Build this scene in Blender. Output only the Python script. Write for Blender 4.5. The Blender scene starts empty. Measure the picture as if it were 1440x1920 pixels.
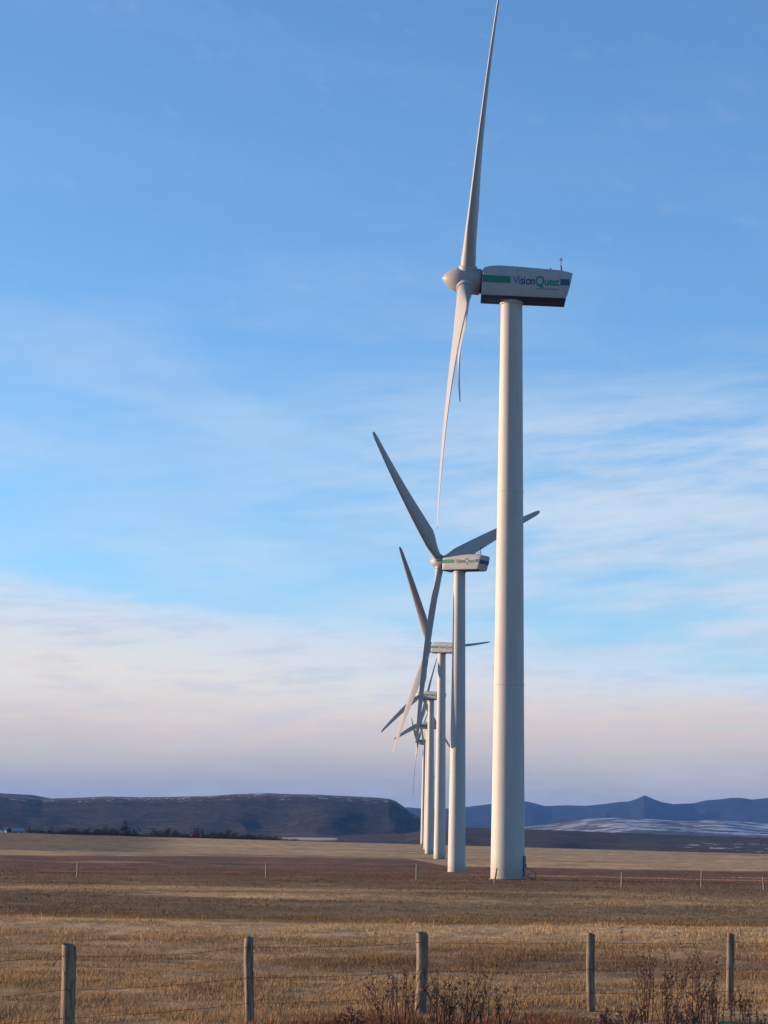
import bpy, bmesh, math, random
import numpy as np
from mathutils import Matrix, Vector
R = math.radians
C = bpy.context.scene.collection
rng = np.random.default_rng(7)
random.seed(7)

# ------------------------------------------------------------------ camera
EYE = 2.55
F, PITCH, ROLL = 4200.0, R(8.41), R(.88)
cam_d = bpy.data.cameras.new('camera')
cam = bpy.data.objects.new('camera', cam_d); C.objects.link(cam)
bpy.context.scene.camera = cam
R0 = Vector((1, 0, 0)); FW = Vector((0, math.cos(PITCH), math.sin(PITCH))); U0 = R0.cross(FW)
RT = R0*math.cos(ROLL) + U0*math.sin(ROLL)
UP = -R0*math.sin(ROLL) + U0*math.cos(ROLL)
M = Matrix((RT, UP, -FW)).transposed().to_4x4(); M.translation = Vector((0, 0, EYE))
cam.matrix_world = M
cam_d.sensor_fit = 'VERTICAL'; cam_d.sensor_height = 24; cam_d.lens = 24*F/1920
cam_d.clip_start = .1; cam_d.clip_end = 90000

def ray(px, py):
    return (FW*F + RT*(px-720) - UP*(py-960)).normalized()
def at(px, py, Y):
    d = ray(px, py); t = Y/d.y
    return Vector((d.x*t, Y, EYE + d.z*t))

# ------------------------------------------------------------------ helpers
def noise2(x, y, seed=0):
    xi = np.floor(x).astype(np.int64); yi = np.floor(y).astype(np.int64)
    fx = x-xi; fy = y-yi; fx = fx*fx*(3-2*fx); fy = fy*fy*(3-2*fy)
    def h(a, b):
        n = (a*374761393 + b*668265263 + seed*1442695041) & 0xffffffff
        n = ((n ^ (n >> 13))*1274126177) & 0xffffffff
        n = n ^ (n >> 16)
        return (n & 0xffff)/65535.0*2-1
    return (h(xi, yi)*(1-fx)+h(xi+1, yi)*fx)*(1-fy) + (h(xi, yi+1)*(1-fx)+h(xi+1, yi+1)*fx)*fy
def fbm(x, y, o=4, seed=0):
    s = 0; a = .5
    for i in range(o):
        s = s + a*noise2(x*2**i + 17.3*i, y*2**i + 9.1*i, seed+i); a *= .5
    return s
def sstep(a, b, x):
    t = np.clip((x-a)/(b-a), 0, 1); return t*t*(3-2*t)

def mesh_obj(name, verts, faces, mats, parent=None, smooth=False, matidx=None):
    me = bpy.data.meshes.new(name); me.from_pydata([tuple(v) for v in verts], [], faces)
    for m in (mats if isinstance(mats, (list, tuple)) else [mats]): me.materials.append(m)
    if matidx: me.polygons.foreach_set('material_index', matidx)
    if smooth: me.polygons.foreach_set('use_smooth', [True]*len(me.polygons))
    me.update()
    o = bpy.data.objects.new(name, me); C.objects.link(o)
    if parent: o.parent = parent
    return o
def np_mesh(name, V, Fc, mat, smooth=True, parent=None):
    """V (n,3), Fc (m,k) all the same corner count"""
    me = bpy.data.meshes.new(name); k = Fc.shape[1]
    me.vertices.add(len(V)); me.vertices.foreach_set('co', V.astype(np.float32).ravel())
    me.loops.add(Fc.size); me.loops.foreach_set('vertex_index', Fc.astype(np.int32).ravel())
    me.polygons.add(len(Fc)); me.polygons.foreach_set('loop_start', np.arange(len(Fc), dtype=np.int32)*k)
    me.polygons.foreach_set('loop_total', np.full(len(Fc), k, dtype=np.int32))
    me.polygons.foreach_set('use_smooth', np.full(len(Fc), smooth))
    me.materials.append(mat); me.update(calc_edges=True); me.validate()
    o = bpy.data.objects.new(name, me); C.objects.link(o)
    if parent: o.parent = parent
    return o
def attr(o, name, vals):
    vals = np.asarray(vals, dtype=np.float32)
    if vals.ndim == 1:
        a = o.data.attributes.new(name, 'FLOAT', 'POINT'); a.data.foreach_set('value', vals)
    else:
        a = o.data.attributes.new(name, 'FLOAT_VECTOR', 'POINT'); a.data.foreach_set('vector', vals.ravel())
def empty(name, loc, rz=0):
    o = bpy.data.objects.new(name, None); C.objects.link(o)
    o.location = loc; o.rotation_euler = (0, 0, rz); o.empty_display_size = .2
    return o
def tag(o, label, cat=None, group=None, kind=None):
    if label: o['label'] = label
    if cat: o['category'] = cat
    if group: o['group'] = group
    if kind: o['kind'] = kind
    return o

class NM:   # small node helper
    def __init__(s, name, world=None):
        if world is None:
            s.m = bpy.data.materials.new(name); s.m.use_nodes = True; s.t = s.m.node_tree
        else:
            s.m = world; s.t = world.node_tree
        s.t.nodes.clear()
    def n(s, typ, ins=None, **kw):
        nd = s.t.nodes.new(typ)
        for k, v in kw.items(): setattr(nd, k, v)
        for k, v in (ins or {}).items():
            if isinstance(v, bpy.types.NodeSocket): s.t.links.new(v, nd.inputs[k])
            else: nd.inputs[k].default_value = v
        return nd
    def math(s, op, a, b=0, c=None, clamp=False):
        i = {0: a, 1: b}
        if c is not None: i[2] = c
        return s.n('ShaderNodeMath', i, operation=op, use_clamp=clamp).outputs[0]
    def mix(s, f, a, b, bt='MIX'):
        nd = s.n('ShaderNodeMix', data_type='RGBA', blend_type=bt)
        for k, v in ((0, f), (6, a), (7, b)):
            if isinstance(v, bpy.types.NodeSocket): s.t.links.new(v, nd.inputs[k])
            elif k == 0: nd.inputs[0].default_value = v
            else: nd.inputs[k].default_value = (*v[:3], 1)
        return nd.outputs[2]
    def ramp(s, f, a, b, lo=0, hi=1, smooth=True):
        nd = s.n('ShaderNodeMapRange', {0: f, 1: a, 2: b, 3: lo, 4: hi}, interpolation_type='SMOOTHSTEP' if smooth else 'LINEAR')
        return nd.outputs[0]
    def noise(s, vec, scale, detail=4, rough=.55):
        return s.n('ShaderNodeTexNoise', {'Vector': vec, 'Scale': scale, 'Detail': detail, 'Roughness': rough}).outputs['Fac']
    def coord(s, out='Object', scale=(1, 1, 1)):
        tc = s.n('ShaderNodeTexCoord').outputs[out]
        return s.n('ShaderNodeMapping', {'Vector': tc, 'Scale': scale}).outputs[0]
    def pos(s, scale=(1, 1, 1)):
        g = s.n('ShaderNodeNewGeometry').outputs['Position']
        return s.n('ShaderNodeMapping', {'Vector': g, 'Scale': scale}).outputs[0]
    def out(s, base, rough=.8, bump=None, bd=.02, bs=.5, metal=0, spec=.5):
        p = s.n('ShaderNodeBsdfPrincipled')
        for k, v in (('Base Color', base), ('Roughness', rough), ('Metallic', metal), ('Specular IOR Level', spec)):
            if isinstance(v, bpy.types.NodeSocket): s.t.links.new(v, p.inputs[k])
            elif k == 'Base Color': p.inputs[k].default_value = (*v[:3], 1)
            else: p.inputs[k].default_value = v
        if bump is not None:
            b = s.n('ShaderNodeBump', {'Height': bump, 'Distance': bd, 'Strength': bs})
            s.t.links.new(b.outputs[0], p.inputs['Normal'])
        o = s.n('ShaderNodeOutputMaterial'); s.t.links.new(p.outputs[0], o.inputs[0])
        return s.m
def paint(name, col, dirt=(.5, .47, .42), amt=.25, rough=.45, sc=1.0):
    k = NM(name); v = k.coord('Object', (sc, sc, sc*.25)); n1 = k.noise(v, 1.3, 6, .65)
    v2 = k.coord('Object', (sc, sc, sc)); n2 = k.noise(v2, 9, 5, .7)
    f = k.math('MULTIPLY', k.ramp(n1, .48, .75), amt)
    sp = k.math('MULTIPLY', k.ramp(n2, .62, .74), amt*.9)
    c = k.mix(f, col, [a*b*1.2 for a, b in zip(col, dirt)]); c = k.mix(sp, c, [a*b for a, b in zip(col, dirt)])
    return k.out(c, rough, n2, .01, .25, spec=.25)

# ------------------------------------------------------------------ light and sky
SUN_EL, SUN_AZ = R(8.5), R(77)          # azimuth counter-clockwise from +Y
sd = Vector((-math.sin(SUN_AZ)*math.cos(SUN_EL), math.cos(SUN_AZ)*math.cos(SUN_EL), math.sin(SUN_EL)))
sl = bpy.data.lights.new('sun', 'SUN'); sl.energy = 5.0; sl.angle = R(.55); sl.color = (1, .72, .48)
so = bpy.data.objects.new('sun', sl); C.objects.link(so); so.rotation_euler = sd.to_track_quat('Z', 'Y').to_euler()
so.location = (0, 0, 60)

w = bpy.data.worlds.new('World'); bpy.context.scene.world = w; w.use_nodes = True
k = NM('w', w)
SKY_STR = .122
sky = k.n('ShaderNodeTexSky', sky_type='NISHITA', sun_disc=False, sun_elevation=SUN_EL, sun_rotation=-SUN_AZ,
          altitude=1100, air_density=1.0, dust_density=.3, ozone_density=3.5)
g = k.n('ShaderNodeTexCoord').outputs['Generated']
sx = k.n('ShaderNodeSeparateXYZ', {0: g})
X, Y, Z = sx.outputs
el = k.math('MULTIPLY', k.math('ARCSINE', Z), 57.2958)
az = k.math('MULTIPLY', k.math('ARCTAN2', X, Y), 57.2958)
def uv(a, b, off=0, tiltk=0.0):
    e2 = k.math('ADD', el, k.math('MULTIPLY', az, tiltk))
    return k.n('ShaderNodeCombineXYZ', {0: k.math('MULTIPLY', az, a), 1: k.math('MULTIPLY', e2, b), 2: off}).outputs[0]
nA = k.noise(uv(.10, .45, 3.1, .05), 1, 5, .55)
nB = k.noise(uv(.16, .95, 8.7, -.10), 1, 7, .62)
nC = k.noise(uv(.45, 2.6, 1.7, -.05), 1, 6, .65)
nD = k.noise(uv(.9, 1.6, 5.2, .3), 1, 5, .6)
wig = k.math('ADD', k.math('MULTIPLY', k.math('SUBTRACT', nA, .5), 1.6), k.math('MULTIPLY', k.math('SUBTRACT', nC, .5), 1.3))
elw = k.math('ADD', el, wig)
front = k.ramp(k.math('ABSOLUTE', az), 70.0, 35.0)
right = k.ramp(az, -2.0, 6.5)
# low sheet of cloud along the horizon, crisp upper edge on the left, broken on the right
tilt_e = k.math('ADD', elw, k.math('MULTIPLY', k.math('ADD', az, 9), .09))
low = k.ramp(tilt_e, 6.9, 5.5)
low = k.math('MULTIPLY', low, k.ramp(nC, .30, .55, .80, 1.0))
# thin wisps, thicker to the right
bw = k.math('MULTIPLY', k.ramp(elw, 13.0, 9.8), k.ramp(k.math('ADD', az, k.math('MULTIPLY', wig, 1.5)), -6.0, 5.5, .28, 1.0))
wis = k.math('MULTIPLY', k.ramp(nB, .28, .66), bw)
wis = k.math('MULTIPLY', wis, k.ramp(nC, .25, .6, .72, 1.0))
veil = k.math('MULTIPLY', k.ramp(nA, .40, .70), k.ramp(el, 17.0, 8.0, .04, .42))
veil = k.math('ADD', veil, k.math('MULTIPLY', k.ramp(nD, .55, .75), k.math('MULTIPLY', k.ramp(el, 7.0, 9.0), .05)))
d1 = k.math('MAXIMUM', low, k.math('MULTIPLY', wis, .88))
dens = k.math('MULTIPLY', k.math('MAXIMUM', d1, veil), front)
S = 1/SKY_STR/2.0
hi_c = (.70*S, .79*S, .90*S); cream = (.90*S, .82*S, .73*S); pink = (.82*S, .67*S, .56*S); lav = (.40*S, .38*S, .36*S)
cc = k.mix(k.ramp(tilt_e, 6.0, 4.2), hi_c, cream)
cc = k.mix(k.ramp(elw, 4.2, 2.6), cc, pink)
cc = k.mix(k.ramp(elw, 3.2, .9), cc, lav)
cc = k.mix(k.math('MULTIPLY', k.ramp(nC, .40, .68), .34), cc, (.46*S, .55*S, .70*S))
skc = k.mix(1, sky.outputs[0], (1.04, 1.09, 1.12), 'MULTIPLY')
col = k.mix(dens, skc, cc)
bg = k.n('ShaderNodeBackground', {'Color': col, 'Strength': SKY_STR})
k.t.links.new(bg.outputs[0], k.n('ShaderNodeOutputWorld').inputs[0])

vs = bpy.context.scene.view_settings
vs.view_transform = 'Standard'; vs.look = 'None'; vs.exposure = 1.0; vs.gamma = 1.0

# ------------------------------------------------------------------ terrain
TURB = [  # D, yaw, phi, x, zb(rel eye), cone, dH, s
 (142.65, 88.60, 218.16, 8.122, -2.114, .53, -2.52, -1),
 (284.90, 55.00, 306.39, 9.804, -3.467, 2.20, -1.67, 1),
 (449.75, 56.20, 324.59, 12.070, -2.918, -.60, 1.14, 1),
 (583.71, 62.52, 242.69, 13.025, -2.542, .98, -.10, -1),
 (736.57, 67.57, 255.84, 15.620, -1.754, 2.03, -.71, 1),
 (937.35, 79.0, 171.56, 18.364, -.161, .58, 1.26, 1)]
PD = np.array([0, 20, 30, 45, 58, 68, 80, 92, 108, 125, 143.5, 180, 240, 285, 450, 585, 745, 937, 1000, 1100, 1250, 1600, 2200, 60000])
PZ = np.array([-.1, -.05, 0, .05, .16, .34, .02, .10, .26, .36, .43, .0, -.55, -.92, -.37, 0, .8, 2.39, 2.5, 1.6, -1.5, -14, -26, -26])
def ground_z(x, y):
    x = np.asarray(x, float); y = np.asarray(y, float)
    D = np.sqrt(x*x+y*y); yy = np.where(y > 0, D, 25*np.tanh(D/25))
    # ridge line drifts with x
    sh = 5*noise2(x/26+3, y*0+.5, 5)*np.exp(-((yy-75)/40)**2)
    Dp = yy+sh
    z = np.interp(Dp, PD, PZ)
    z = .5*z+.25*np.interp(Dp*1.03, PD, PZ)+.25*np.interp(Dp*.97, PD, PZ)
    lat = sstep(450, 1000, yy)*(1-sstep(1100, 2000, yy))*np.clip(x, -300, 300)*-.0126
    amp = .05+.10*sstep(40, 110, yy)+.12*sstep(150, 400, yy)+2.0*sstep(1300, 2500, yy)
    for t in TURB:
        amp = amp*(1-.85*np.exp(-((x-t[3])**2+(y-t[0])**2)/(t[0]*.12+8)**2))
    n = fbm(x/18, y/9, 4, 11)*amp*1.3 + fbm(x/90, y/60, 3, 23)*amp*1.2*sstep(150, 500, yy)
    return z+lat+n + .03*fbm(x/1.7, y/1.7, 3, 31)*(1-sstep(60, 160, yy))
def gz(x, y): return float(ground_z(np.array([x]), np.array([y]))[0])
def on_ground(px, py, lo=25, hi=900):
    Ys = np.linspace(lo, hi, 6000); d = ray(px, py); t = Ys/d.y
    zz = EYE+d.z*t; g_ = ground_z(d.x*t, Ys); i = np.argmax(zz <= g_)
    return Vector((float(d.x*t[i]), float(Ys[i]), float(g_[i])))

# field colours (real ground cover, laid out in world metres)
TAN = np.array((.46, .325, .185)); BROWN = np.array((.150, .080, .050)); OLIVE = np.array((.24, .180, .100))
DRY = np.array((.39, .275, .155)); DARK = np.array((.125, .082, .052)); GREY = np.array((.19, .145, .09)); STRAW = np.array((.54, .405, .24))
def field_colour(x, y):
    D = np.sqrt(x*x+y*y)
    n1 = fbm(x/22, y/7, 4, 41); n2 = fbm(x/60, y/25, 4, 47); n3 = fbm(x/5, y/2.5, 4, 53); n4 = fbm(x/140, y/60, 4, 59)
    def mx(a, b, f): return a*(1-f[..., None])+b*f[..., None]
    c = np.broadcast_to(DRY, x.shape+(3,)).copy()
    c = mx(c, OLIVE, np.clip(.35+1.2*n3, 0, 1)*.7)
    Dn = D+10*n1*np.clip(D/70, .5, 2)
    c = mx(c, DARK*1.55, .8*sstep(43, 46, Dn+4*n2)*(1-sstep(50, 56, Dn))*sstep(-.35, .1, n1+n2+.04*x))
    c = mx(c, STRAW, .55*sstep(56, 62, Dn)*(1-sstep(66, 69, Dn)))
    lf = 1-sstep(-10, 6, x+4*n2)
    c = mx(c, OLIVE, sstep(67, 70, Dn))
    c = mx(c, DARK*1.15, (.40+.50*lf)*sstep(68, 71, Dn)*(1-sstep(94, 103, Dn))*np.clip(.8+n3, 0, 1))
    c = mx(c, DRY*1.1, sstep(98, 103, Dn)*(1-sstep(109, 114, Dn))*(.35+.55*lf))
    c = mx(c, DARK*1.2, sstep(110, 118, Dn)*.8)
    c = mx(c, BROWN, sstep(130, 150, D+25*n2))
    c = mx(c, TAN, sstep(.14, .30, n2+.4*n1)*sstep(140, 170, D)*(1-sstep(360, 420, D))*.65)
    c = mx(c, DARK*1.3, sstep(.1, .35, -n1+.3*n3)*sstep(95, 120, D)*(1-sstep(350, 420, D))*.6)
    b = np.where(x > 9, 325., np.where(x > -20, 455., 400.)) + 0*x
    b = 325+(455-325)*(1-sstep(4, 14, x))-50*(1-sstep(-70, -25, x))
    c = mx(c, TAN*.97, sstep(-8, 14, D-b+60*n4))
    c = mx(c, BROWN*1.5, sstep(.18, .32, fbm(x/160, y/55, 3, 71))*sstep(420, 470, D)*.7)
    c = mx(c, STRAW, sstep(.1, .3, fbm(x/120, y/60, 3, 77))*sstep(500, 560, D)*.5)
    c = mx(c, GREY*.85, sstep(470, 540, D+40*n4)*sstep(.080, .112, -x/np.maximum(D, 1)+.02*n4)*.9)
    c = mx(c, BROWN*1.0, sstep(1150, 1500, D))
    c = c*np.array((1.02, .98, .90))
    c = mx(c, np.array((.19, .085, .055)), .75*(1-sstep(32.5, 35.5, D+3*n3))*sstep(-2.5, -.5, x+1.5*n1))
    # trodden gravel round each tower
    for t in TURB:
        dd = np.sqrt((x-t[3])**2+(y-t[0])**2)
        c = mx(c, DARK*1.3, (1-sstep(3, 7+t[0]*.01, dd+3*n3))*.7)
    return c*(1+.30*n3[..., None]+.28*fbm(x/1.3, y/1.6, 3, 83)[..., None]*(1-sstep(60, 160, D))[..., None])

az_f = np.radians(np.arange(-13, 13.001, .035)); az_c = np.radians(np.concatenate([np.arange(13.5, 180, 2.5), np.arange(-180, -13.4, 2.5)]))
azs = np.sort(np.concatenate([az_f, az_c])); azs = azs[(azs >= -math.pi)]
dl = np.concatenate([[2, 5, 9, 14, 19, 23], np.geomspace(26, 180, 420), np.geomspace(181, 1250, 260), np.geomspace(1270, 24000, 60)])
A, Dg = np.meshgrid(azs, dl); GX = Dg*np.sin(A); GY = Dg*np.cos(A)
GZ = ground_z(GX, GY)
nr, nc = GX.shape; V = np.stack([GX, GY, GZ], -1).reshape(-1, 3)
idx = np.arange(nr*nc).reshape(nr, nc); nxt = np.roll(idx, -1, axis=1)
Fc = np.stack([idx[:-1], nxt[:-1], nxt[1:], idx[1:]], -1).reshape(-1, 4)
V = np.vstack([V, [[0, 0, gz(0, .5)]]])
gfaces = Fc
k = NM('dry_field'); fc = k.n('ShaderNodeAttribute', attribute_name='field').outputs['Vector']
p1 = k.pos((1, .5, 1)); a = k.noise(p1, 2.2, 6, .7); b_ = k.noise(k.pos((.25, .06, 1)), 1, 6, .65)
c = k.mix(k.ramp(a, .35, .7), fc, k.mix(1, fc, (.52, .50, .50), 'MULTIPLY'))
st1 = k.noise(k.pos((.16, .10, 1)), 1.6, 7, .7); st2 = k.noise(k.pos((.030, .035, 1)), 1.5, 6, .65)
c = k.mix(k.ramp(st1, .50, .68, 0, .6), c, k.mix(1, c, (.52, .48, .50), 'MULTIPLY'))
c = k.mix(k.ramp(st2, .50, .68, 0, .6), c, k.mix(1, c, (1.55, 1.5, 1.4), 'MULTIPLY'))
c = k.mix(k.ramp(b_, .35, .65, 0, .55), c, k.mix(1, c, (1.45, 1.35, 1.25), 'MULTIPLY'))
c = k.mix(k.ramp(b_, .6, .35, 0, .45), c, k.mix(1, c, (.55, .55, .6), 'MULTIPLY'))
m_ground = k.out(c, .95, k.noise(k.pos((1, .6, 1)), 1.4, 8, .7), .35, .8, spec=.15)
ground = np_mesh('ground', V, gfaces, m_ground)
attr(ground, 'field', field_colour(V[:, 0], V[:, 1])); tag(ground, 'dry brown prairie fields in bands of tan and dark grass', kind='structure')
# close the hole at the centre
cen = len(V)-1
bm = bmesh.new(); bm.from_mesh(ground.data); bm.verts.ensure_lookup_table()
for j in range(nc): bm.faces.new((bm.verts[cen], bm.verts[(j+1) % nc], bm.verts[j]))
bmesh.ops.recalc_face_normals(bm, faces=bm.faces)
bm.faces.ensure_lookup_table()
if bm.faces[0].normal.z < 0: bmesh.ops.reverse_faces(bm, faces=bm.faces)
for f in bm.faces: f.smooth = True
bm.to_mesh(ground.data); bm.free()

# ------------------------------------------------------------------ hills
def pix_ridge(pts, D):
    """ridge profile: list of (px, py) read off the skyline -> heights at distance D per bearing"""
    b = []; h = []
    for px, py in pts:
        q = at(px, py, D); b.append(math.atan2(q.x, q.y)); h.append(q.z)
    return np.array(b), np.array(h)
def hill(name, pts, D0, D1, D2, mat, label, rough=1.0, colour=None, seed=0, b0=-24, b1=24, base=-30, shape=1.4, step=.04, left=0, right=0, nr_=70, cutl=None, cutr=None):
    bb, hh = pix_ridge(pts, D1)
    A_ = np.radians(np.arange(b0, b1, step)); t = np.concatenate([np.linspace(0, 1, nr_), np.linspace(1.02, 2, 24)])
    AA, TT = np.meshgrid(A_, t)
    ridge = np.interp(AA, bb, hh, left=left if left else hh[0], right=right if right else hh[-1])
    Dd = np.where(TT <= 1, D0+(D1-D0)*TT, D1+(D2-D1)*(TT-1))
    Dd = Dd*(1+.04*noise2(AA*40, TT*0, seed+5)*(1-np.clip(TT, 0, 1)))
    x = Dd*np.sin(AA); y = Dd*np.cos(AA)
    sc = (D1-D0)
    tt = np.clip(TT, 0, 1); prof = np.where(TT <= 1, tt**shape*(1+ (1-tt)*.25), 1-.55*(TT-1)**2)
    prof = np.clip(prof, 0, 1)
    gul = np.abs(fbm(AA*D1/(sc*.22), TT*1.3, 4, seed+1)); n = fbm(x/(sc*.16), y/(sc*.16), 5, seed+2)
    env = np.clip(tt*(1-tt)*4, 0, 1)*(TT < 1)
    z = base+(ridge-base)*prof
    z = z - (ridge-base)*rough*env*(gul*.55-.1) + (ridge-base)*rough*.10*n*np.clip(TT*3, 0, 1)*np.where(TT < 1, 1-tt**6, .3)
    V_ = np.stack([x, y, z], -1).reshape(-1, 3); r_, c_ = x.shape
    id_ = np.arange(r_*c_).reshape(r_, c_)
    Fh = np.stack([id_[:-1, :-1], id_[:-1, 1:], id_[1:, 1:], id_[1:, :-1]], -1).reshape(-1, 4)
    o = np_mesh(name, V_, Fh, mat)
    attr(o, 'rel', TT.ravel()); attr(o, 'bear', np.degrees(AA).ravel())
    tag(o, label, kind='structure')
    return o
def hill_mat(name, c1, c2, c3, scale, snow=None, sscale=None):
    k = NM(name); p = k.pos((1, 1, 2.5)); n1 = k.noise(p, scale, 7, .62); n2 = k.noise(p, scale*5, 6, .7)
    rel = k.n('ShaderNodeAttribute', attribute_name='rel').outputs['Fac']
    br = k.n('ShaderNodeAttribute', attribute_name='bear').outputs['Fac']
    c = k.mix(k.ramp(n1, .42, .6), c1, c2); c = k.mix(k.ramp(n2, .48, .60), c, c3); n3 = k.noise(k.pos((1, 1, .8)), scale*14, 4, .7); c = k.mix(k.ramp(n3, .5, .62, 0, .75), c, k.mix(1, c, (.35, .38, .42), 'MULTIPLY'))
    if snow: c = snow(k, c, rel, br, n1, n2)
    return k.out(c, .95, n2, 6, .6, spec=.1)
WHITE = (.72, .74, .80)
def s_mesa(k, c, rel, br, n1, n2):
    lowb = k.math('ADD', rel, k.math('MULTIPLY', k.math('SUBTRACT', n1, .5), .9))
    c = k.mix(k.ramp(lowb, .42, .15), c, (.150, .110, .075))
    top = k.math('ADD', rel, k.math('MULTIPLY', k.math('SUBTRACT', n1, .5), .12))
    c = k.mix(k.math('MULTIPLY', k.ramp(top, .93, .985), .8), c, (.17, .13, .09))
    sn = k.math('MULTIPLY', k.ramp(top, .86, .93), k.ramp(n2, .585, .63))
    return k.mix(sn, c, WHITE)
m_mesa = hill_mat('mesa_slope', (.034, .034, .027), (.062, .052, .038), (.016, .019, .017), .011, s_mesa)
hill('hills', [(-900, 1470), (-400, 1462), (-120, 1480), (0, 1491), (40, 1494), (80, 1498), (130, 1497), (200, 1494), (260, 1495), (330, 1494), (400, 1492), (440, 1489), (500, 1487), (560, 1489), (600, 1490),
     (660, 1493), (700, 1495), (730, 1498), (742, 1502), (752, 1509), (762, 1516), (775, 1525), (790, 1535), (820, 1552), (860, 1572), (900, 1588)], 3300, 4600, 6200, m_mesa,
     'long flat topped dark hill across the left horizon', rough=.22, seed=100, b0=-34, b1=3.2, base=-32, shape=1.15, step=.03)
m_far = hill_mat('distant_hill', (.10, .085, .07), (.13, .11, .09), (.09, .08, .07), .002)
hill('hills', [(-700, 1440), (-300, 1466), (0, 1488), (60, 1491), (110, 1500), (200, 1520)], 7000, 8600, 10000, m_far, 'pale far hill rising behind the left end of the flat topped hill',
     rough=.4, seed=140, b0=-34, b1=-4, base=-30, step=.06)
def s_near(k, c, rel, br, n1, n2):
    a = k.math('MULTIPLY', k.ramp(rel, .75, .78), k.ramp(rel, .89, .86)); a = k.math('MULTIPLY', a, k.ramp(br, -2.6, -2.4)); a = k.math('MULTIPLY', a, k.ramp(br, -1.0, -1.15))
    c = k.mix(a, c, (.40, .33, .24))
    s = k.math('MULTIPLY', k.ramp(br, 7.0, 8.6), k.ramp(n2, .57, .63)); s = k.math('MULTIPLY', s, k.math('MULTIPLY', k.ramp(rel, .25, .35), k.ramp(rel, .8, .6)))
    return k.mix(s, c, WHITE)
m_near = hill_mat('low_rise', (.050, .040, .036), (.075, .056, .044), (.035, .032, .032), .008, s_near)
hill('hills', [(-600, 1570), (0, 1566), (300, 1566), (540, 1566), (640, 1567), (760, 1563), (800, 1556), (870, 1552), (985, 1555), (1060, 1557), (1130, 1560), (1250, 1565), (1440, 1571), (1900, 1578)], 1900, 2800, 3200, m_near,
     'low brown rise between the fields and the blue mountains', rough=.25, seed=180, b0=-20, b1=24, base=-28, shape=.8, step=.04)
def s_foot(k, c, rel, br, n1, n2):
    up = k.math('ADD', rel, k.math('MULTIPLY', k.math('SUBTRACT', n1, .5), 1.6))
    f = k.math('MULTIPLY', k.ramp(up, .40, .55), k.ramp(n2, .44, .56)); f = k.math('MULTIPLY', f, k.ramp(k.math('ADD', br, k.math('MULTIPLY', k.math('SUBTRACT', n1, .5), 8)), 2.5, 5.5, .15, 1))
    return k.mix(k.math('MULTIPLY', f, .62), k.mix(k.ramp(n1, .56, .60), c, (.02, .03, .035)), WHITE)
m_foot = hill_mat('snowy_foothill', (.075, .06, .05), (.04, .045, .045), (.09, .075, .06), .0016, s_foot)
hill('hills', [(600, 1590), (850, 1578), (930, 1562), (985, 1550), (1030, 1546), (1070, 1540), (1100, 1536), (1150, 1534), (1200, 1535), (1250, 1538), (1300, 1540), (1325, 1539), (1360, 1539), (1440, 1544), (1700, 1550), (2100, 1540)],
     5600, 8200, 9500, m_foot, 'snow dusted foothills below the blue mountains', rough=.45, seed=220, b0=-2, b1=26, base=-32, shape=1.0, step=.04)
m_mtn = hill_mat('forested_mountain', (.006, .012, .016), (.010, .018, .024), (.005, .010, .014), .0011)
hill('mountains', [(300, 1560), (600, 1530), (700, 1522), (740, 1517), (765, 1514), (800, 1517), (850, 1516), (880, 1513), (920, 1508), (950, 1505), (985, 1503), (1000, 1506), (1022, 1512), (1060, 1510), (1100, 1511), (1130, 1508), (1160, 1504),
     (1180, 1503), (1195, 1498), (1208, 1492), (1220, 1497), (1240, 1505), (1262, 1509), (1300, 1508), (1325, 1502), (1350, 1500), (1370, 1497), (1390, 1497), (1410, 1500), (1440, 1497), (1500, 1492), (1600, 1500), (1800, 1480), (2200, 1490)],
     11500, 14500, 17000, m_mtn, 'forested blue mountains along the right horizon', rough=.5, seed=260, b0=-8, b1=26, base=-32, shape=1.1, step=.03)

# ------------------------------------------------------------------ turbines
k = NM('tower_paint'); n1 = k.noise(k.coord('Object', (1, 1, .22)), 1.1, 6, .65); n2 = k.noise(k.coord('Object', (1, 1, .045)), 7, 5, .7); n3 = k.noise(k.coord('Object'), 11, 5, .75)
c = k.mix(k.ramp(n1, .42, .75, 0, .35), (.43, .415, .395), (.30, .275, .25)); c = k.mix(k.ramp(n2, .54, .72, 0, .38), c, (.24, .22, .20)); c = k.mix(k.ramp(n3, .60, .72, 0, .35), c, (.50, .49, .47))
zz = k.n('ShaderNodeSeparateXYZ', {0: k.n('ShaderNodeTexCoord').outputs['Object']}).outputs[2]
c = k.mix(k.math('MULTIPLY', k.ramp(zz, 1.6, .1), k.ramp(n3, .35, .6, .2, .7)), c, (.22, .18, .14))   # splashed earth at the foot
m_white = k.out(c, .6, n3, .01, .2, spec=.25)
m_blade = paint('blade_paint', (.31, .305, .305), (.6, .55, .5), .15, .5, .5)
m_nac = paint('nacelle_paint', (.36, .355, .35), (.5, .47, .45), .3, .5, 2)
m_under = paint('underside_shade', (.028, .060, .15), (.5, .5, .5), .3, .6, 2)  # dark navy paints shade onto the housing's underside; its front and shaft share it
m_green = paint('stripe_green', (.012, .20, .135), (.6, .6, .6), .2, .5, 2)
m_blue = paint('stripe_blue', (.02, .10, .19), (.6, .6, .6), .2, .5, 2)
m_viol = paint('letter_violet', (.17, .15, .27), (.6, .6, .6), .2, .5, 2)
m_navy = paint('letter_navy', (.04, .06, .17), (.6, .6, .6), .2, .5, 2)
m_teal = paint('letter_teal', (.01, .18, .16), (.6, .6, .6), .2, .5, 2)
m_metal = paint('dull_metal', (.09, .095, .11), (.6, .6, .6), .3, .5, 3)
m_conc = paint('concrete', (.14, .12, .10), (.5, .5, .5), .5, .9, 3)

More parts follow.
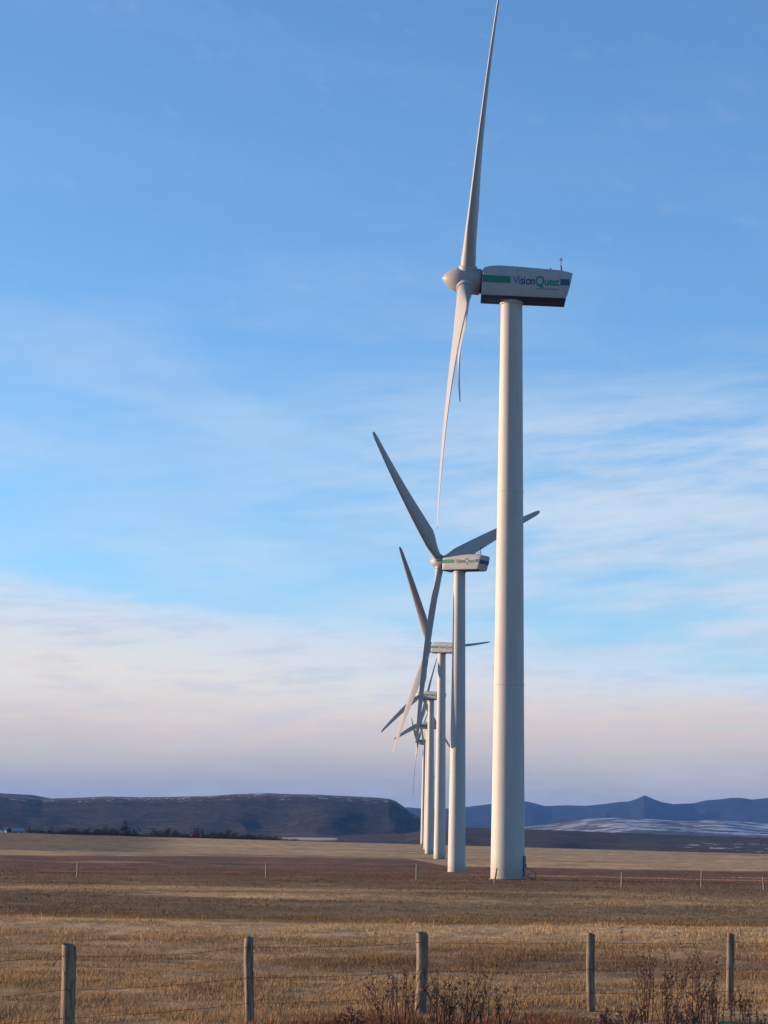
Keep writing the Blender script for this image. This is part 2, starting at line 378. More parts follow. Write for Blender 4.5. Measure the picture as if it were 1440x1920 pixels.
def lathe(prof, seg=48, axis='Z'):
    V_ = []; F_ = []
    for r_, h_ in prof:
        for j in range(seg):
            a_ = 2*math.pi*j/seg; p_ = (r_*math.cos(a_), r_*math.sin(a_), h_)
            V_.append(p_ if axis == 'Z' else (p_[2], p_[0], p_[1]))
    for i in range(len(prof)-1):
        for j in range(seg):
            q = (j+1) % seg; F_.append((i*seg+j, i*seg+q, (i+1)*seg+q, (i+1)*seg+j))
    F_.append(tuple(range(seg))[::-1]); F_.append(tuple(range((len(prof)-1)*seg, len(prof)*seg)))
    return V_, F_
def box(x0, x1, y0, y1, z0, z1):
    v = [(x0, y0, z0), (x1, y0, z0), (x1, y1, z0), (x0, y1, z0), (x0, y0, z1), (x1, y0, z1), (x1, y1, z1), (x0, y1, z1)]
    return v, [(3, 2, 1, 0), (4, 5, 6, 7), (0, 1, 5, 4), (1, 2, 6, 5), (2, 3, 7, 6), (3, 0, 4, 7)]
def join(*parts):
    V_ = []; F_ = []
    for v, f in parts:
        n0 = len(V_); V_ += list(v); F_ += [tuple(i+n0 for i in q) for q in f]
    return V_, F_
def bar(p, q, r_=.02, n=6):
    p = Vector(p); q = Vector(q); d = (q-p).normalized(); a_ = d.orthogonal().normalized(); b__ = d.cross(a_)
    V_ = [tuple(c_+(a_*math.cos(2*math.pi*i/n)+b__*math.sin(2*math.pi*i/n))*r_) for c_ in (p, q) for i in range(n)]
    F_ = [(i, (i+1) % n, (i+1) % n+n, i+n) for i in range(n)]+[tuple(range(n))[::-1], tuple(range(n, 2*n))]
    return V_, F_
H = 40.8; OV = 2.95; TILT = R(6.1); RB = 23.5
def blade_mesh():
    # span +Z, upwind +X, leading edge +Y ; aerofoil sections
    ns = 28; V_ = []; secs = [.35, .9, 1.3, 1.8, 2.4, 3.0, 3.7, 4.6, 5.6, 7, 8.5, 10, 11.5, 13, 14.5, 16, 17.5, 19, 20.4, 21.6, 22.5, 23.1, 23.4, 23.5]
    for r_ in secs:
        ch = np.interp(r_, [0, 1.3, 2.4, 3.7, 4.6, 7, 12, 18, 22.5, 23.3, 23.5], [.98, .98, 1.32, 1.85, 2.02, 1.92, 1.55, 1.08, .66, .48, .2])
        th = np.interp(r_, [0, 1.3, 2.4, 4.6, 7, 12, 18, 23.5], [.98, .98, .80, .50, .38, .23, .13, .04])
        rd = np.interp(r_, [0, 1.3, 4.0], [1, 1, 0])
        tw = R(np.interp(r_, [0, 4, 7, 12, 18, 23.5], [17, 15, 10, 5, 2, 0])) + R(1.5)
        le = np.interp(r_, [0, 1.3, 4.6, 23.5], [.5, .5, .34, .42])   # share of chord ahead of the axis
        bend = -1.15*(r_/RB)**2 + .35*(r_/RB)
        for j in range(ns):
            a_ = 2*math.pi*j/ns
            cx = .5-.5*math.cos(a_)            # 0 at leading edge, 1 at trailing
            s_ = 1 if a_ < math.pi else -1
            foil = 5*(.2969*math.sqrt(cx)-.126*cx-.3516*cx*cx+.2843*cx**3-.1015*cx**4)*th*s_*(1.15 if s_ < 0 else .85)
            circ = .5*math.sin(a_)*th
            tx = circ*rd+foil*(1-rd); cy = (le-cx)*ch
            V_.append((tx*math.cos(tw)+cy*math.sin(tw)+bend, cy*math.cos(tw)-tx*math.sin(tw), r_))
    F_ = []
    for i in range(len(secs)-1):
        for j in range(ns):
            q = (j+1) % ns; F_.append((i*ns+j, (i+1)*ns+j, (i+1)*ns+q, i*ns+q))
    F_.append(tuple(range(ns))); F_.append(tuple(range((len(secs)-1)*ns, len(secs)*ns))[::-1])
    return V_, F_
ME = {}
def cache(key, fn, mats, smooth=False, matidx=None, auto=None):
    if key not in ME:
        v, f = fn() if callable(fn) else fn
        o = mesh_obj(key, v, f, mats, smooth=smooth, matidx=matidx)
        bm = bmesh.new(); bm.from_mesh(o.data); bmesh.ops.recalc_face_normals(bm, faces=bm.faces); bm.to_mesh(o.data); bm.free()
        if auto: o.data.set_sharp_from_angle(angle=R(auto))
        ME[key] = o.data; bpy.data.objects.remove(o)
    return ME[key]
def inst(name, me, parent, mat=None):
    o = bpy.data.objects.new(name, me); C.objects.link(o); o.parent = parent
    if mat is not None: o.matrix_local = mat
    return o

# nacelle: side profile in the vertical plane through the shaft, z relative to H
TOP = [(1.92, .88), (1.87, .98), (1.74, 1.06), (1.35, 1.14), (.82, 1.17), (.05, 1.13), (-1.5, 1.01), (-3.12, .88), (-3.55, .79), (-3.86, .71), (-3.93, .65)]
def nacelle_mesh():
    xs = [p[0] for p in TOP]; V_ = []; F_ = []
    hw = 1.08
    for i, (x_, zt) in enumerate(TOP):
        w_ = hw*(1 if 0 < i < len(TOP)-1 else .97)
        if i == 0: w_ = hw*.93
        if i == 1: w_ = hw*.97
        xb = 2.02-(1.92-x_)*(2.02+3.46)/(1.92+3.93)          # rear leans in downwards
        zb_ = -.87+(1.95-xb)*-.036
        def xz(t): return x_+(xb-x_)*t
        ring = [(xz(0), -w_+.34, zt), (xz(.03), -w_+.10, zt-.08), (xz(.1), -w_, zt-.26), (xz(.5), -w_-.02, (zt+zb_)/2), (xz(.97), -w_, zb_+.06), (xb, -w_+.03, zb_),
                (xb, -w_+.22, zb_-.13), (xb, w_-.22, zb_-.13), (xb, w_-.03, zb_), (xz(.97), w_, zb_+.06), (xz(.5), w_+.02, (zt+zb_)/2), (xz(.1), w_, zt-.26), (xz(.03), w_-.10, zt-.08), (xz(0), w_-.34, zt)]
        V_ += ring
    n = 14; mi = []
    for i in range(len(TOP)-1):
        for j in range(n):
            q = (j+1) % n; F_.append((i*n+j, i*n+q, (i+1)*n+q, (i+1)*n+j)); mi.append(1 if j in (5, 6, 7) else 0)
    F_.append(tuple(range(n))); mi.append(1); F_.append(tuple(range((len(TOP)-1)*n, len(TOP)*n))); mi.append(0)
    return V_, F_, mi
nv, nf, nmi = nacelle_mesh()
def text_mesh(body, size, mat, key, shear=0):
    cu = bpy.data.curves.new(key, 'FONT'); cu.body = body; cu.size = size; cu.extrude = .006; cu.offset = .016; cu.shear = shear; cu.space_character = .92
    o = bpy.data.objects.new(key, cu); C.objects.link(o)
    bpy.context.view_layer.update()
    dg = bpy.context.evaluated_depsgraph_get(); me = bpy.data.meshes.new_from_object(o.evaluated_get(dg)); me.name = key
    bpy.data.objects.remove(o); me.materials.clear(); me.materials.append(mat)
    xs = [v.co.x for v in me.vertices]
    return me, min(xs), max(xs)
GT = R(2.3)   # slope of the painted band
def side_mat(y_side, x, z):
    """places a mesh drawn in its local XY plane onto the nacelle's side; reads left to right from outside"""
    s_ = y_side
    # outward normal = (0,s,0). reading direction: seen from outside, to the right
    rgt = Vector((0, s_, 0)).cross(Vector((0, 0, 1)))*-1     # right hand of a viewer who faces -normal
    ang = GT
    d = Vector((rgt.x*math.cos(ang), 0, (1 if rgt.x > 0 else -1)*math.sin(ang)))
    u = Vector((0, s_, 0)).cross(d)
    m_ = Matrix((d, u, Vector((0, s_, 0)))).transposed().to_4x4(); m_.translation = Vector((x, s_*1.103, z+H))
    return m_, d
def band_z(x): return .16+ (x-1.0)*math.tan(GT)      # centre of the painted band above H, along x
LET = [('Vi', m_viol), ('si', m_blue), ('on', m_navy), ('Q', m_teal), ('uest', m_green)]
LM = []
for i, (s_, m_) in enumerate(LET): LM.append(text_mesh(s_, .92 if s_ == 'Q' else .76, m_, 'lettering', 0))
tot_w = sum(b-a for _, a, b in LM)+.05*(len(LM)-1)
def flat_strip(L_, h_): return box(-L_/2, L_/2, -h_/2, h_/2, -.008, .008)

PITCHED = {2: 72}
def make_turbine(i, label):
    D, yaw, phi, x, zb, cone, dH, s = TURB[i]; H_ = H+dH; al = R(yaw)
    root = empty('wind_turbine', (x, D, EYE+zb), al+math.pi/2)
    tag(root, label, 'wind turbine', 'wind turbines in a line across the field')
    wsc = [1, 1.04, 1.09, 1.08, 1.06, 1.08][i]
    r0, r1 = 1.09*wsc, .70*wsc
    # tower
    prof = []
    top = H_-1.02
    for t in np.linspace(0, 1, 40):
        prof.append((r0+(r1-r0)*t, -1.0+(top+1)*t))
    out_ = []
    seams = [.345, .67]
    for a_, b__ in prof: out_.append((a_, b__))
    v, f = lathe(out_, 72)
    tw = mesh_obj('tower', v, f, m_white, root, True); tw.data.set_sharp_from_angle(angle=R(50))
    for t in seams:
        rr = r0+(r1-r0)*t; zz = -1+(top+1)*t
        mesh_obj('flange', *lathe([(rr+.004, zz-.05), (rr+.018, zz-.045), (rr+.018, zz+.045), (rr+.004, zz+.05)], 72), m_white, tw, False)
    mesh_obj('yaw_ring', *lathe([(r1+.02, top-.28), (r1+.07, top-.26), (r1+.07, top-.02), (r1+.02, top+.02)], 48), m_white, tw, False)
    mesh_obj('foundation', *lathe([(r0+.25, -.8), (r0+.15, .0), (r0+.12, .02), (.3, .02)], 48), m_conc, root)
    if i < 1:   # door with steps on the side away from the sun
        da = R(-12)-root.rotation_euler.z
        dm = Matrix.Rotation(da, 4, 'Z')
        dr = inst('door', cache('door', box(0, .06, -.34, .34, 0, 1.25), m_blue), root, dm @ Matrix.Translation((r0-.045, 0, .22)))
        inst('handle', cache('handle', box(.06, .12, .20, .26, .55, .75), m_metal), dr)
        pr = []
        for q in range(2): pr.append(box(.10+.28*q, .38+.28*q, -.4, .4, .22-.14*q, .26-.14*q))
        for yy in (-.42,):
            pr.append(bar((.12, yy, .2), (.9, yy, -.1), .03)); pr.append(bar((.75, yy, -.1), (.75, yy, .42), .03)); pr.append(bar((.12, yy, .75), (.75, yy, .42), .025))
        inst('steps', cache('steps', join(*pr), m_metal), root, dm @ Matrix.Translation((r0, 0, .0)))
    # nacelle
    nm = cache('nacelle', (nv, nf), [m_nac, m_under], matidx=nmi, smooth=True, auto=28)
    nac = inst('nacelle', nm, root, Matrix.Translation((0, 0, H_)))
    for sd_ in (1, -1):
        def put(name, me, xc, z_, off=0):
            m_, d_ = side_mat(sd_, xc, z_); m_.translation.z -= H; m_ = m_ @ Matrix.Translation((off, 0, 0)); return inst(name, me, nac, m_)
        put('green_stripe', cache('green_stripe', flat_strip(1.80, .46), m_green), 1.02, band_z(1.02))
        put('blue_stripe', cache('blue_stripe', flat_strip(.58, .42), m_blue), -3.40, band_z(-3.40))
        # words run from the green stripe to the blue one
        W_ = 3.04; sc_ = W_/tot_w; cur = 0
        xm = -1.53; m_, d_ = side_mat(sd_, xm, band_z(xm)); m_.translation.z -= H
        for (me, a_, b__), (s_, mm) in zip(LM, LET):
            o = inst('lettering', me, nac, m_ @ Matrix.Translation((-W_/2+cur-a_*sc_, -.25 if s_ != 'Q' else -.30, 0)) @ Matrix.Diagonal((sc_, 1, 1, 1)))
            cur += (b__-a_+.05)*sc_
        m2 = m_ @ Matrix.Translation((.75, -.50, 0))
        inst('underline', cache('underline', flat_strip(1.45, .05), m_viol), nac, m2)
    # band across the back of the housing
    rb = Matrix.Translation((-3.72, 0, -.14)) @ Matrix.Rotation(-math.atan2(.47, 1.72), 4, 'Y')
    inst('rear_band', cache('rear_band', box(-.03, .03, -1.05, 1.05, -.26, .26), m_navy), nac, rb)
    inst('mast', cache('mast', join(bar((-3.25, .1, .9), (-3.2, .1, 1.35), .055), bar((-3.2, .1, 1.35), (-3.2, .1, 1.9), .022), bar((-3.32, .1, 1.72), (-3.08, .1, 1.72), .02), bar((-3.2, .1, 1.72), (-3.2, .1, 1.84), .05)), m_metal), nac)
    inst('lightning_rod', cache('rod', join(bar((-2.55, -.5, .95), (-2.55, -.5, 1.3), .035), bar((-2.6, -.5, 1.3), (-2.5, -.5, 1.3), .045)), m_metal), nac)
    # rotor
    ax = Matrix.Translation((0, 0, H_)) @ Matrix.Rotation(-TILT, 4, 'Y')
    inst('rotor_shaft', cache('shaft', lathe([(.74, 1.6), (.74, 2.3)], 40, 'X'), m_under), root, ax)
    sp = [(.60, 2.00), (.80, 2.03), (.86, 2.10), (.87, 3.1), (.86, 3.30), (.80, 3.62), (.68, 3.9), (.50, 4.18), (.32, 4.38), (.16, 4.50), (.05, 4.57), (.005, 4.59)]
    sp_o = inst('spinner', cache('spinner', lathe(sp, 48, 'X'), m_blade, True, auto=40), root, ax)
    for j in range(3):
        a_ = R(phi)+j*2*math.pi/3*s
        zdir = Vector((0, -math.sin(a_), math.cos(a_))); xdir = Vector((1, 0, 0)); ydir = zdir.cross(xdir)
        Mb = Matrix((xdir, ydir, zdir)).transposed().to_4x4()
        ctot = math.sin(R(cone))*RB; extra = math.asin((ctot-.80)/RB)      # mesh bends .80 m downwind by itself
        if i in PITCHED: extra = math.asin((ctot-.80*math.cos(R(PITCHED[i])))/RB)
        Mb = ax @ Matrix.Translation((OV, 0, 0)) @ Mb @ Matrix.Rotation(-extra, 4, 'Y') @ Matrix.Rotation(-R(PITCHED.get(i, 0)), 4, 'Z')
        bl = inst('blade', cache('blade', blade_mesh, m_blade, True, auto=60), root, Mb)
        inst('blade_collar', cache('collar', lathe([(.50, .62), (.57, .62), (.60, .66), (.60, .93), (.56, .98), (.50, .98)], 40), m_nac, True, auto=35), bl)
    return root
LAB = ['nearest and largest wind turbine whose upper blade leaves the top of the picture',
       'second wind turbine with dark blades spread in a wide Y behind the tall tower',
       'third wind turbine with its housing hidden partly behind the second tower',
       'fourth wind turbine in the line with a grey blade reaching down to the left',
       'fifth wind turbine in the line with its housing just below that of the fourth',
       'sixth and farthest wind turbine with a thin blade hanging straight down']
for i in range(6): make_turbine(i, LAB[i])

# ------------------------------------------------------------------ near fence
k = NM('weathered_post'); v = k.coord('Object', (1, 1, .08)); n1 = k.noise(v, 26, 6, .7); n2 = k.noise(k.coord('Object', (1, 1, .5)), 7, 4, .6)
c = k.mix(k.ramp(n1, .38, .66), (.10, .078, .058), (.27, .21, .150)); c = k.mix(k.ramp(n2, .55, .75), c, (.13, .10, .08))
m_post = k.out(c, .9, n1, .012, .8, spec=.2)
m_wire = paint('rusty_wire', (.085, .050, .035), (.6, .5, .4), .5, .8, 20)
PO = [(129.5, 1772, .090, 0), (467.5, 1758, .066, 1), (791, 1750, .086, 2), (1107, 1750, .064, 3), (1368.5, 1750, .060, 4)]
def post_mesh(r_, h_, seed, peg=False):
    rr = random.Random(seed); seg = 20; V_ = []; F_ = []
    lean = (rr.uniform(-.006, .006), rr.uniform(-.02, .02)); ph = rr.uniform(0, 6)
    hs = [-.5, 0, .2, .4, .6, .8, .95, h_-.10, h_-.02, h_]
    for ii, hh in enumerate(hs):
        for j in range(seg):
            a_ = 2*math.pi*j/seg; q = r_*(1+.05*math.sin(3*a_+ph)+.03*math.sin(7*a_+hh*5)+rr.uniform(-.02, .02))
            if ii == len(hs)-1: q *= .90 if not peg else .72
            if ii == len(hs)-2 and peg: q *= .95
            V_.append((q*math.cos(a_)+lean[0]*hh+.008*math.sin(hh*4+ph), q*math.sin(a_)+lean[1]*hh, hh+(rr.uniform(-.008, .008)+.02*math.cos(a_+ph) if ii == len(hs)-1 else 0)))
    for ii in range(len(hs)-1):
        for j in range(seg):
            q = (j+1) % seg; F_.append((ii*seg+j, ii*seg+q, (ii+1)*seg+q, (ii+1)*seg+j))
    F_.append(tuple(range((len(hs)-1)*seg, len(hs)*seg)))
    return V_, F_
posts = []
for px, py, r_, sdn in PO:
    d = ray(px, py)
    Yp = 1.34/(-(d.z)/d.y)              # posts stand 1.34 m lower than the eye at their tops
    P = at(px, py, Yp); posts.append((P, r_, sdn))
d_l = (posts[0][0]-posts[1][0]); posts.insert(0, (posts[0][0]+Vector((d_l.x*1.25, d_l.y*1.2, 0)), .07, 8))
d_r = (posts[-1][0]-posts[-2][0]); posts.append((posts[-1][0]+d_r*1.05, .07, 9))
fence = empty('wire_fence', (posts[3][0].x, posts[3][0].y, gz(posts[3][0].x, posts[3][0].y)))
tag(fence, 'wooden post and barbed wire fence crossing the foreground grass', 'fence')
bpy.context.view_layer.update()
inv = Matrix.Translation(-fence.location)
wire_h = [.13, .55, .90, 1.18]     # below the post top
pts_w = []
for n_, (P, r_, sdn) in enumerate(posts):
    zg = gz(P.x, P.y); h_ = P.z-zg
    v, f = post_mesh(r_, h_, 50+sdn, sdn == 1)
    o = mesh_obj('post', v, f, m_post, fence, True); o.data.set_sharp_from_angle(angle=R(45)); o.matrix_local = inv @ Matrix.Translation((P.x+h_*math.sin(R({0: 1.5, 1: .9, 2: .5, 3: .6}.get(sdn, 0))), P.y, zg)) @ Matrix.Rotation(-R({0: 1.5, 1: .9, 2: .5, 3: .6}.get(sdn, 0)), 4, 'Y')
    pts_w.append((P, r_))
    st = []
    for dz in wire_h:
        zz = h_-dz
        if zz > .05: st.append(bar((-.02, -r_*1.02, zz+.02), (.02, -r_*1.04, zz-.02), .006, 5)); 
    rg = []
    for dz in wire_h[:1]:
        zz = h_-dz; seg = 20; rr_ = r_*1.06
        rg += [bar((rr_*math.cos(2*math.pi*j/seg), rr_*math.sin(2*math.pi*j/seg), zz), (rr_*math.cos(2*math.pi*(j+1)/seg), rr_*math.sin(2*math.pi*(j+1)/seg), zz), .004, 4) for j in range(seg)] if sdn in (0, 2) else []
    mesh_obj('staple', *join(*(st+rg)), m_wire, o)
for wi, dz in enumerate(wire_h):
    parts = []
    for (P, ra), (Q, rb_) in zip(pts_w[:-1], pts_w[1:]):
        a_ = Vector((P.x, P.y-ra*1.04, P.z-dz)); b__ = Vector((Q.x, Q.y-rb_*1.04, Q.z-dz)); L_ = (b__-a_).length; last = a_
        N_ = 14
        sag = .02+.03*random.random()
        for s_ in range(1, N_+1):
            t = s_/N_; c_ = a_.lerp(b__, t)-Vector((0, 0, sag*4*t*(1-t)))+Vector((0, 0, random.uniform(-.006, .006))*(1 if s_ < N_ else 0) if s_ < N_ else (0, 0, 0))
            parts.append(bar(last-fence.location, c_-fence.location, .0034, 4)); last = c_
        nb = int(L_/.16)
        for s_ in range(nb):
            t = (s_+.5)/nb; c_ = a_.lerp(b__, t)-Vector((0, 0, sag*4*t*(1-t)))-fence.location
            dv = Vector((random.uniform(-.4, .4), random.uniform(-1, 1), random.uniform(-1, 1))).normalized()*.017
            parts.append(bar(c_-dv, c_+dv, .0032, 3))
    mesh_obj('wire', *join(*parts), m_wire, fence)
P, ra = pts_w[1]
mesh_obj('brace_wire', *join(bar(Vector((P.x-ra, P.y-.03, P.z-.14))-fence.location, Vector((P.x-1.1, P.y-.05, gz(P.x-1.1, P.y-.05)-.05))-fence.location, .0030, 5)), m_wire, fence)

# ------------------------------------------------------------------ far fence
FP = [(145, 1645, 30, 0), (499, 1646, 28, 0), (781, 1650, 29, 0), (927, 1656, 29, 9), (1166, 1663, 27, 0), (1315, 1664, 31, 2), (1433, 1669, 25, -6)]
m_pale = paint('pale_post', (.22, .18, .14), (.6, .55, .5), .5, .9, 6)
ff = None; lastp = None; wires = []
for n_, (px, py, hp, lean) in enumerate(FP):
    G = on_ground(px, py, 90, 140.5); 
    if ff is None:
        ff = empty('wire_fence', G); tag(ff, 'far fence of thin pale posts in front of the tower bases', 'fence')
    h_ = hp*G.y/F; rr = random.Random(n_); seg = 8
    v, f = lathe([(.055, -.3), (.055, 0), (.05, h_*.6), (.045, h_-.02), (.03, h_)], seg)
    v = [(a_+rr.uniform(-.006, .006), b__, c_) for a_, b__, c_ in v]
    o = mesh_obj('post', v, f, m_pale, ff, True)
    o.matrix_local = Matrix.Translation(G-ff.location) @ Matrix.Rotation(R(lean), 4, 'Y')
    top = G+Vector((math.sin(R(lean))*h_, 0, h_*math.cos(R(lean))))
    if lastp:
        for q in (.1, .45): wires.append(bar(lastp-Vector((0, .05, q))-ff.location, top-Vector((0, .05, q))-ff.location, .004, 4))
    lastp = top
mesh_obj('wire', *join(*wires), m_wire, ff)

# ------------------------------------------------------------------ grass
def grass(name, n, y0, y1, hmin, hmax, wd, label, seed, power=1.6, clump=1.0):
    r = np.random.default_rng(seed)
    u = r.random(n); D = ((y0**(2-power))+(u*((y1**(2-power))-(y0**(2-power)))))**(1/(2-power))
    b = r.uniform(-.195, .195, n); x = D*np.sin(b); y = D*np.cos(b)
    dens = fbm(x/1.1, y/1.1, 3, seed+3)+.6*fbm(x/4.5, y/2.5, 3, seed+9)
    keep = dens+r.normal(0, .22, n) > -.6*clump
    x, y, D, dens = x[keep], y[keep], D[keep], dens[keep]; n = len(x)
    # draw blades together into tufts
    z = ground_z(x, y)
    h = (hmin+(hmax-hmin)*r.random(n)**1.6)*(1+1.15*np.clip(dens, -.40, .9)); tall = r.random(n) < .012; h = np.where(tall, h*1.9, h)
    th = r.uniform(0, 2*math.pi, n); lean = r.normal(0, .22, n)*h; lean2 = r.normal(.06, .20, n)*h
    w_ = wd*(1+r.random(n))*(D/40)**.5
    dx = np.cos(th)*w_; dy = np.sin(th)*w_
    base = np.stack([x, y, z-.03], -1)
    p0 = base+np.stack([-dx, -dy, 0*x], -1); p1_ = base+np.stack([dx, dy, 0*x], -1)
    mid = base+np.stack([lean2*.35, lean*.35, h*.62], -1); m0 = mid+np.stack([-dx*.7, -dy*.7, 0*x], -1); m1_ = mid+np.stack([dx*.7, dy*.7, 0*x], -1)
    tip = base+np.stack([lean2, lean, h], -1)
    V_ = np.stack([p0, p1_, m1_, m0, tip], 1).reshape(-1, 3); i0 = np.arange(n)*5
    tr = np.concatenate([np.stack([i0, i0+1, i0+2], -1), np.stack([i0, i0+2, i0+3], -1), np.stack([i0+3, i0+2, i0+4], -1)])
    o = np_mesh(name, V_, tr, m_grass, smooth=False)
    cf = field_colour(x, y)*np.array((.92, .92, .98))
    hue = r.random(n)[:, None]
    pal = np.where(hue < .5, np.array([[1.08, 1.04, 1.0]]), np.where(hue < .8, np.array([[.82, .76, .70]]), np.where(hue < .90, np.array([[.40, .35, .34]]), np.array([[1.45, 1.4, 1.35]]))))
    cf = np.clip(cf*pal*r.uniform(.8, 1.15, (n, 1)), .01, .6)
    attr(o, 'field', np.repeat(cf, 5, axis=0)); tag(o, label, 'grass', kind='stuff')
k = NM('grass_blade'); c = k.n('ShaderNodeAttribute', attribute_name='field').outputs['Vector']
df = k.n('ShaderNodeBsdfDiffuse', {'Color': c}); tl = k.n('ShaderNodeBsdfTranslucent', {'Color': c})
mx_ = k.n('ShaderNodeMixShader', {0: .26, 1: df.outputs[0], 2: tl.outputs[0]}); k.t.links.new(mx_.outputs[0], k.n('ShaderNodeOutputMaterial').inputs[0]); m_grass = k.m
grass('grass', 680000, 26, 78, .025, .105, .0040, 'dry straw coloured grass beyond and under the near fence', 301)
grass('grass', 160000, 76, 150, .028, .085, .008, 'sparser brown grass on the rises before the towers', 302, 1.2)

grass('grass', 60000, 150, 330, .03, .10, .010, 'low dark scrub and grass around the tower bases', 303, .6, clump=.3)

# ------------------------------------------------------------------ bushes by the fence
k = NM('bush_twig'); n1 = k.noise(k.coord('Object'), 9, 3); c = k.mix(k.ramp(n1, .4, .6), (.065, .032, .024), (.12, .065, .045)); m_twig = k.out(c, .85, spec=.2)
k = NM('bush_leaf'); n1 = k.noise(k.coord('Object'), 14, 2); c = k.mix(k.ramp(n1, .4, .6), (.15, .060, .040), (.22, .125, .075)); m_leaf = k.out(c, .85, spec=.1)
def tube_path(pts, radii, n=4):
    V_ = []; F_ = []
    for i, p_ in enumerate(pts):
        d = (pts[min(i+1, len(pts)-1)]-pts[max(i-1, 0)]).normalized(); a_ = d.orthogonal().normalized(); b__ = d.cross(a_)
        for j in range(n):
            t = 2*math.pi*j/n; V_.append(tuple(p_+(a_*math.cos(t)+b__*math.sin(t))*radii[i]))
    for i in range(len(pts)-1):
        for j in range(n): q = (j+1) % n; F_.append((i*n+j, i*n+q, (i+1)*n+q, (i+1)*n+j))
    return V_, F_
def bush(seed, h_, spread, stems, leafy):
    rr = random.Random(seed); tubes = []; leaves = []
    def grow(p_, d, L_, r_, depth):
        n = 5; pts = [p_.copy()]; q = p_.copy(); dd = d.copy()
        for i in range(n):
            dd = (dd+Vector((rr.uniform(-1, 1), rr.uniform(-1, 1), rr.uniform(-.5, .9)))*.16).normalized(); q = q+dd*L_/n; pts.append(q.copy())
            if depth > 0 and i >= 1 and rr.random() < .55:
                nd = (dd+Vector((rr.uniform(-1, 1), rr.uniform(-1, 1), rr.uniform(-.1, .7)))*.75).normalized()
                grow(q, nd, L_*rr.uniform(.30, .5)*(.75 if i > 2 else 1), r_*.6, depth-1)
            if rr.random() < leafy:
                for _ in range(1):
                    c_ = q+Vector((rr.uniform(-.03, .03), rr.uniform(-.03, .03), rr.uniform(-.03, .03))); s_ = rr.uniform(.014, .030)
                    a_ = Vector((rr.uniform(-1, 1), rr.uniform(-1, 1), rr.uniform(-1, 1))).normalized(); b__ = a_.orthogonal().normalized()
                    leaves.append(([tuple(c_-a_*s_), tuple(c_+b__*s_*.6), tuple(c_+a_*s_), tuple(c_-b__*s_*.6)], [(0, 1, 2, 3)]))
        tubes.append(tube_path(pts, [r_*(1-.75*i/n) for i in range(n+1)]))
    for s_ in range(stems):
        a_ = rr.uniform(0, 6.28); t = rr.uniform(.05, .55)*spread
        d = Vector((math.cos(a_)*t, math.sin(a_)*t, 1)).normalized()
        grow(Vector((math.cos(a_)*rr.uniform(0, .25)*spread, math.sin(a_)*rr.uniform(0, .25)*spread, -.05)), d, h_*rr.uniform(.6, 1.0), .011, 2)
    return join(*tubes), join(*leaves)
BUSH = [  # px, D, height, spread, stems, leafy
 (722, 32.0, 1.00, .6, 8, .35), (760, 32.6, 1.10, .6, 8, .35), (815, 31.6, 1.25, .35, 5, .2), (862, 32.2, 1.10, .8, 9, .3), (898, 31.4, .75, .8, 8, .4), (945, 32.4, .80, .6, 6, .3),
 (1212, 33.2, 1.30, .35, 7, .35), (1250, 32.8, 1.10, .5, 10, .45), (1300, 33.4, 1.18, .5, 10, .4), (1342, 33.0, .85, .5, 8, .4), (1388, 33.6, .60, .6, 8, .4),
 (665, 31.4, .40, .8, 9, .6), (838, 31.5, .72, .6, 10, .5), (1322, 32.2, .80, .6, 11, .5), (1130, 32.0, .34, .9, 9, .4), (1175, 32.4, .42, .9, 9, .5), (1285, 31.8, .46, 1.0, 11, .5), (1425, 32.2, .36, .9, 9, .5)]
BL = ['reddish twiggy bush at the left edge of the clump by the middle post', 'full twiggy bush just left of the middle fence post', 'tall slender bare stems just right of the middle fence post',
      'wide bare bush spreading right of the middle fence post', 'low dense twigs in front of the wide bush right of the middle post', 'thin twiggy bush at the right end of the clump by the middle post',
      'tallest thin stem bush at the left of the right hand clump', 'dense dark red bush in the centre of the right hand clump', 'upright dark bush left of the rightmost fence post',
      'bush touching the rightmost fence post', 'low bush just right of the rightmost fence post', 'small low bush left of the clump by the middle post', 'short dense reddish bush in front of the tall slender stems by the middle post',
      'short dense bush in front of the gap between the right clump and the rightmost post', 'low reddish brush at the foot of the fourth post', 'low brush between the fourth post and the right hand clump',
      'low dark red brush in front of the right hand clump at the bottom edge', 'low brush at the bottom right corner']
for n_, ((px, D, h_, spd, st, lf), lb) in enumerate(zip(BUSH, BL)):
    q = at(px, 1900, D); zg = gz(q.x, q.y)
    r_ = empty('bush', (q.x, q.y, zg)); tag(r_, lb, 'bush', 'leafless bushes growing along the near fence')
    (tv, tf), (lv, lf_) = bush(900+n_, h_*.80, spd, int(st*1.3), lf*.8)
    mesh_obj('stems', tv, tf, m_twig, r_, True); mesh_obj('leaves', lv, lf_, m_leaf, r_)

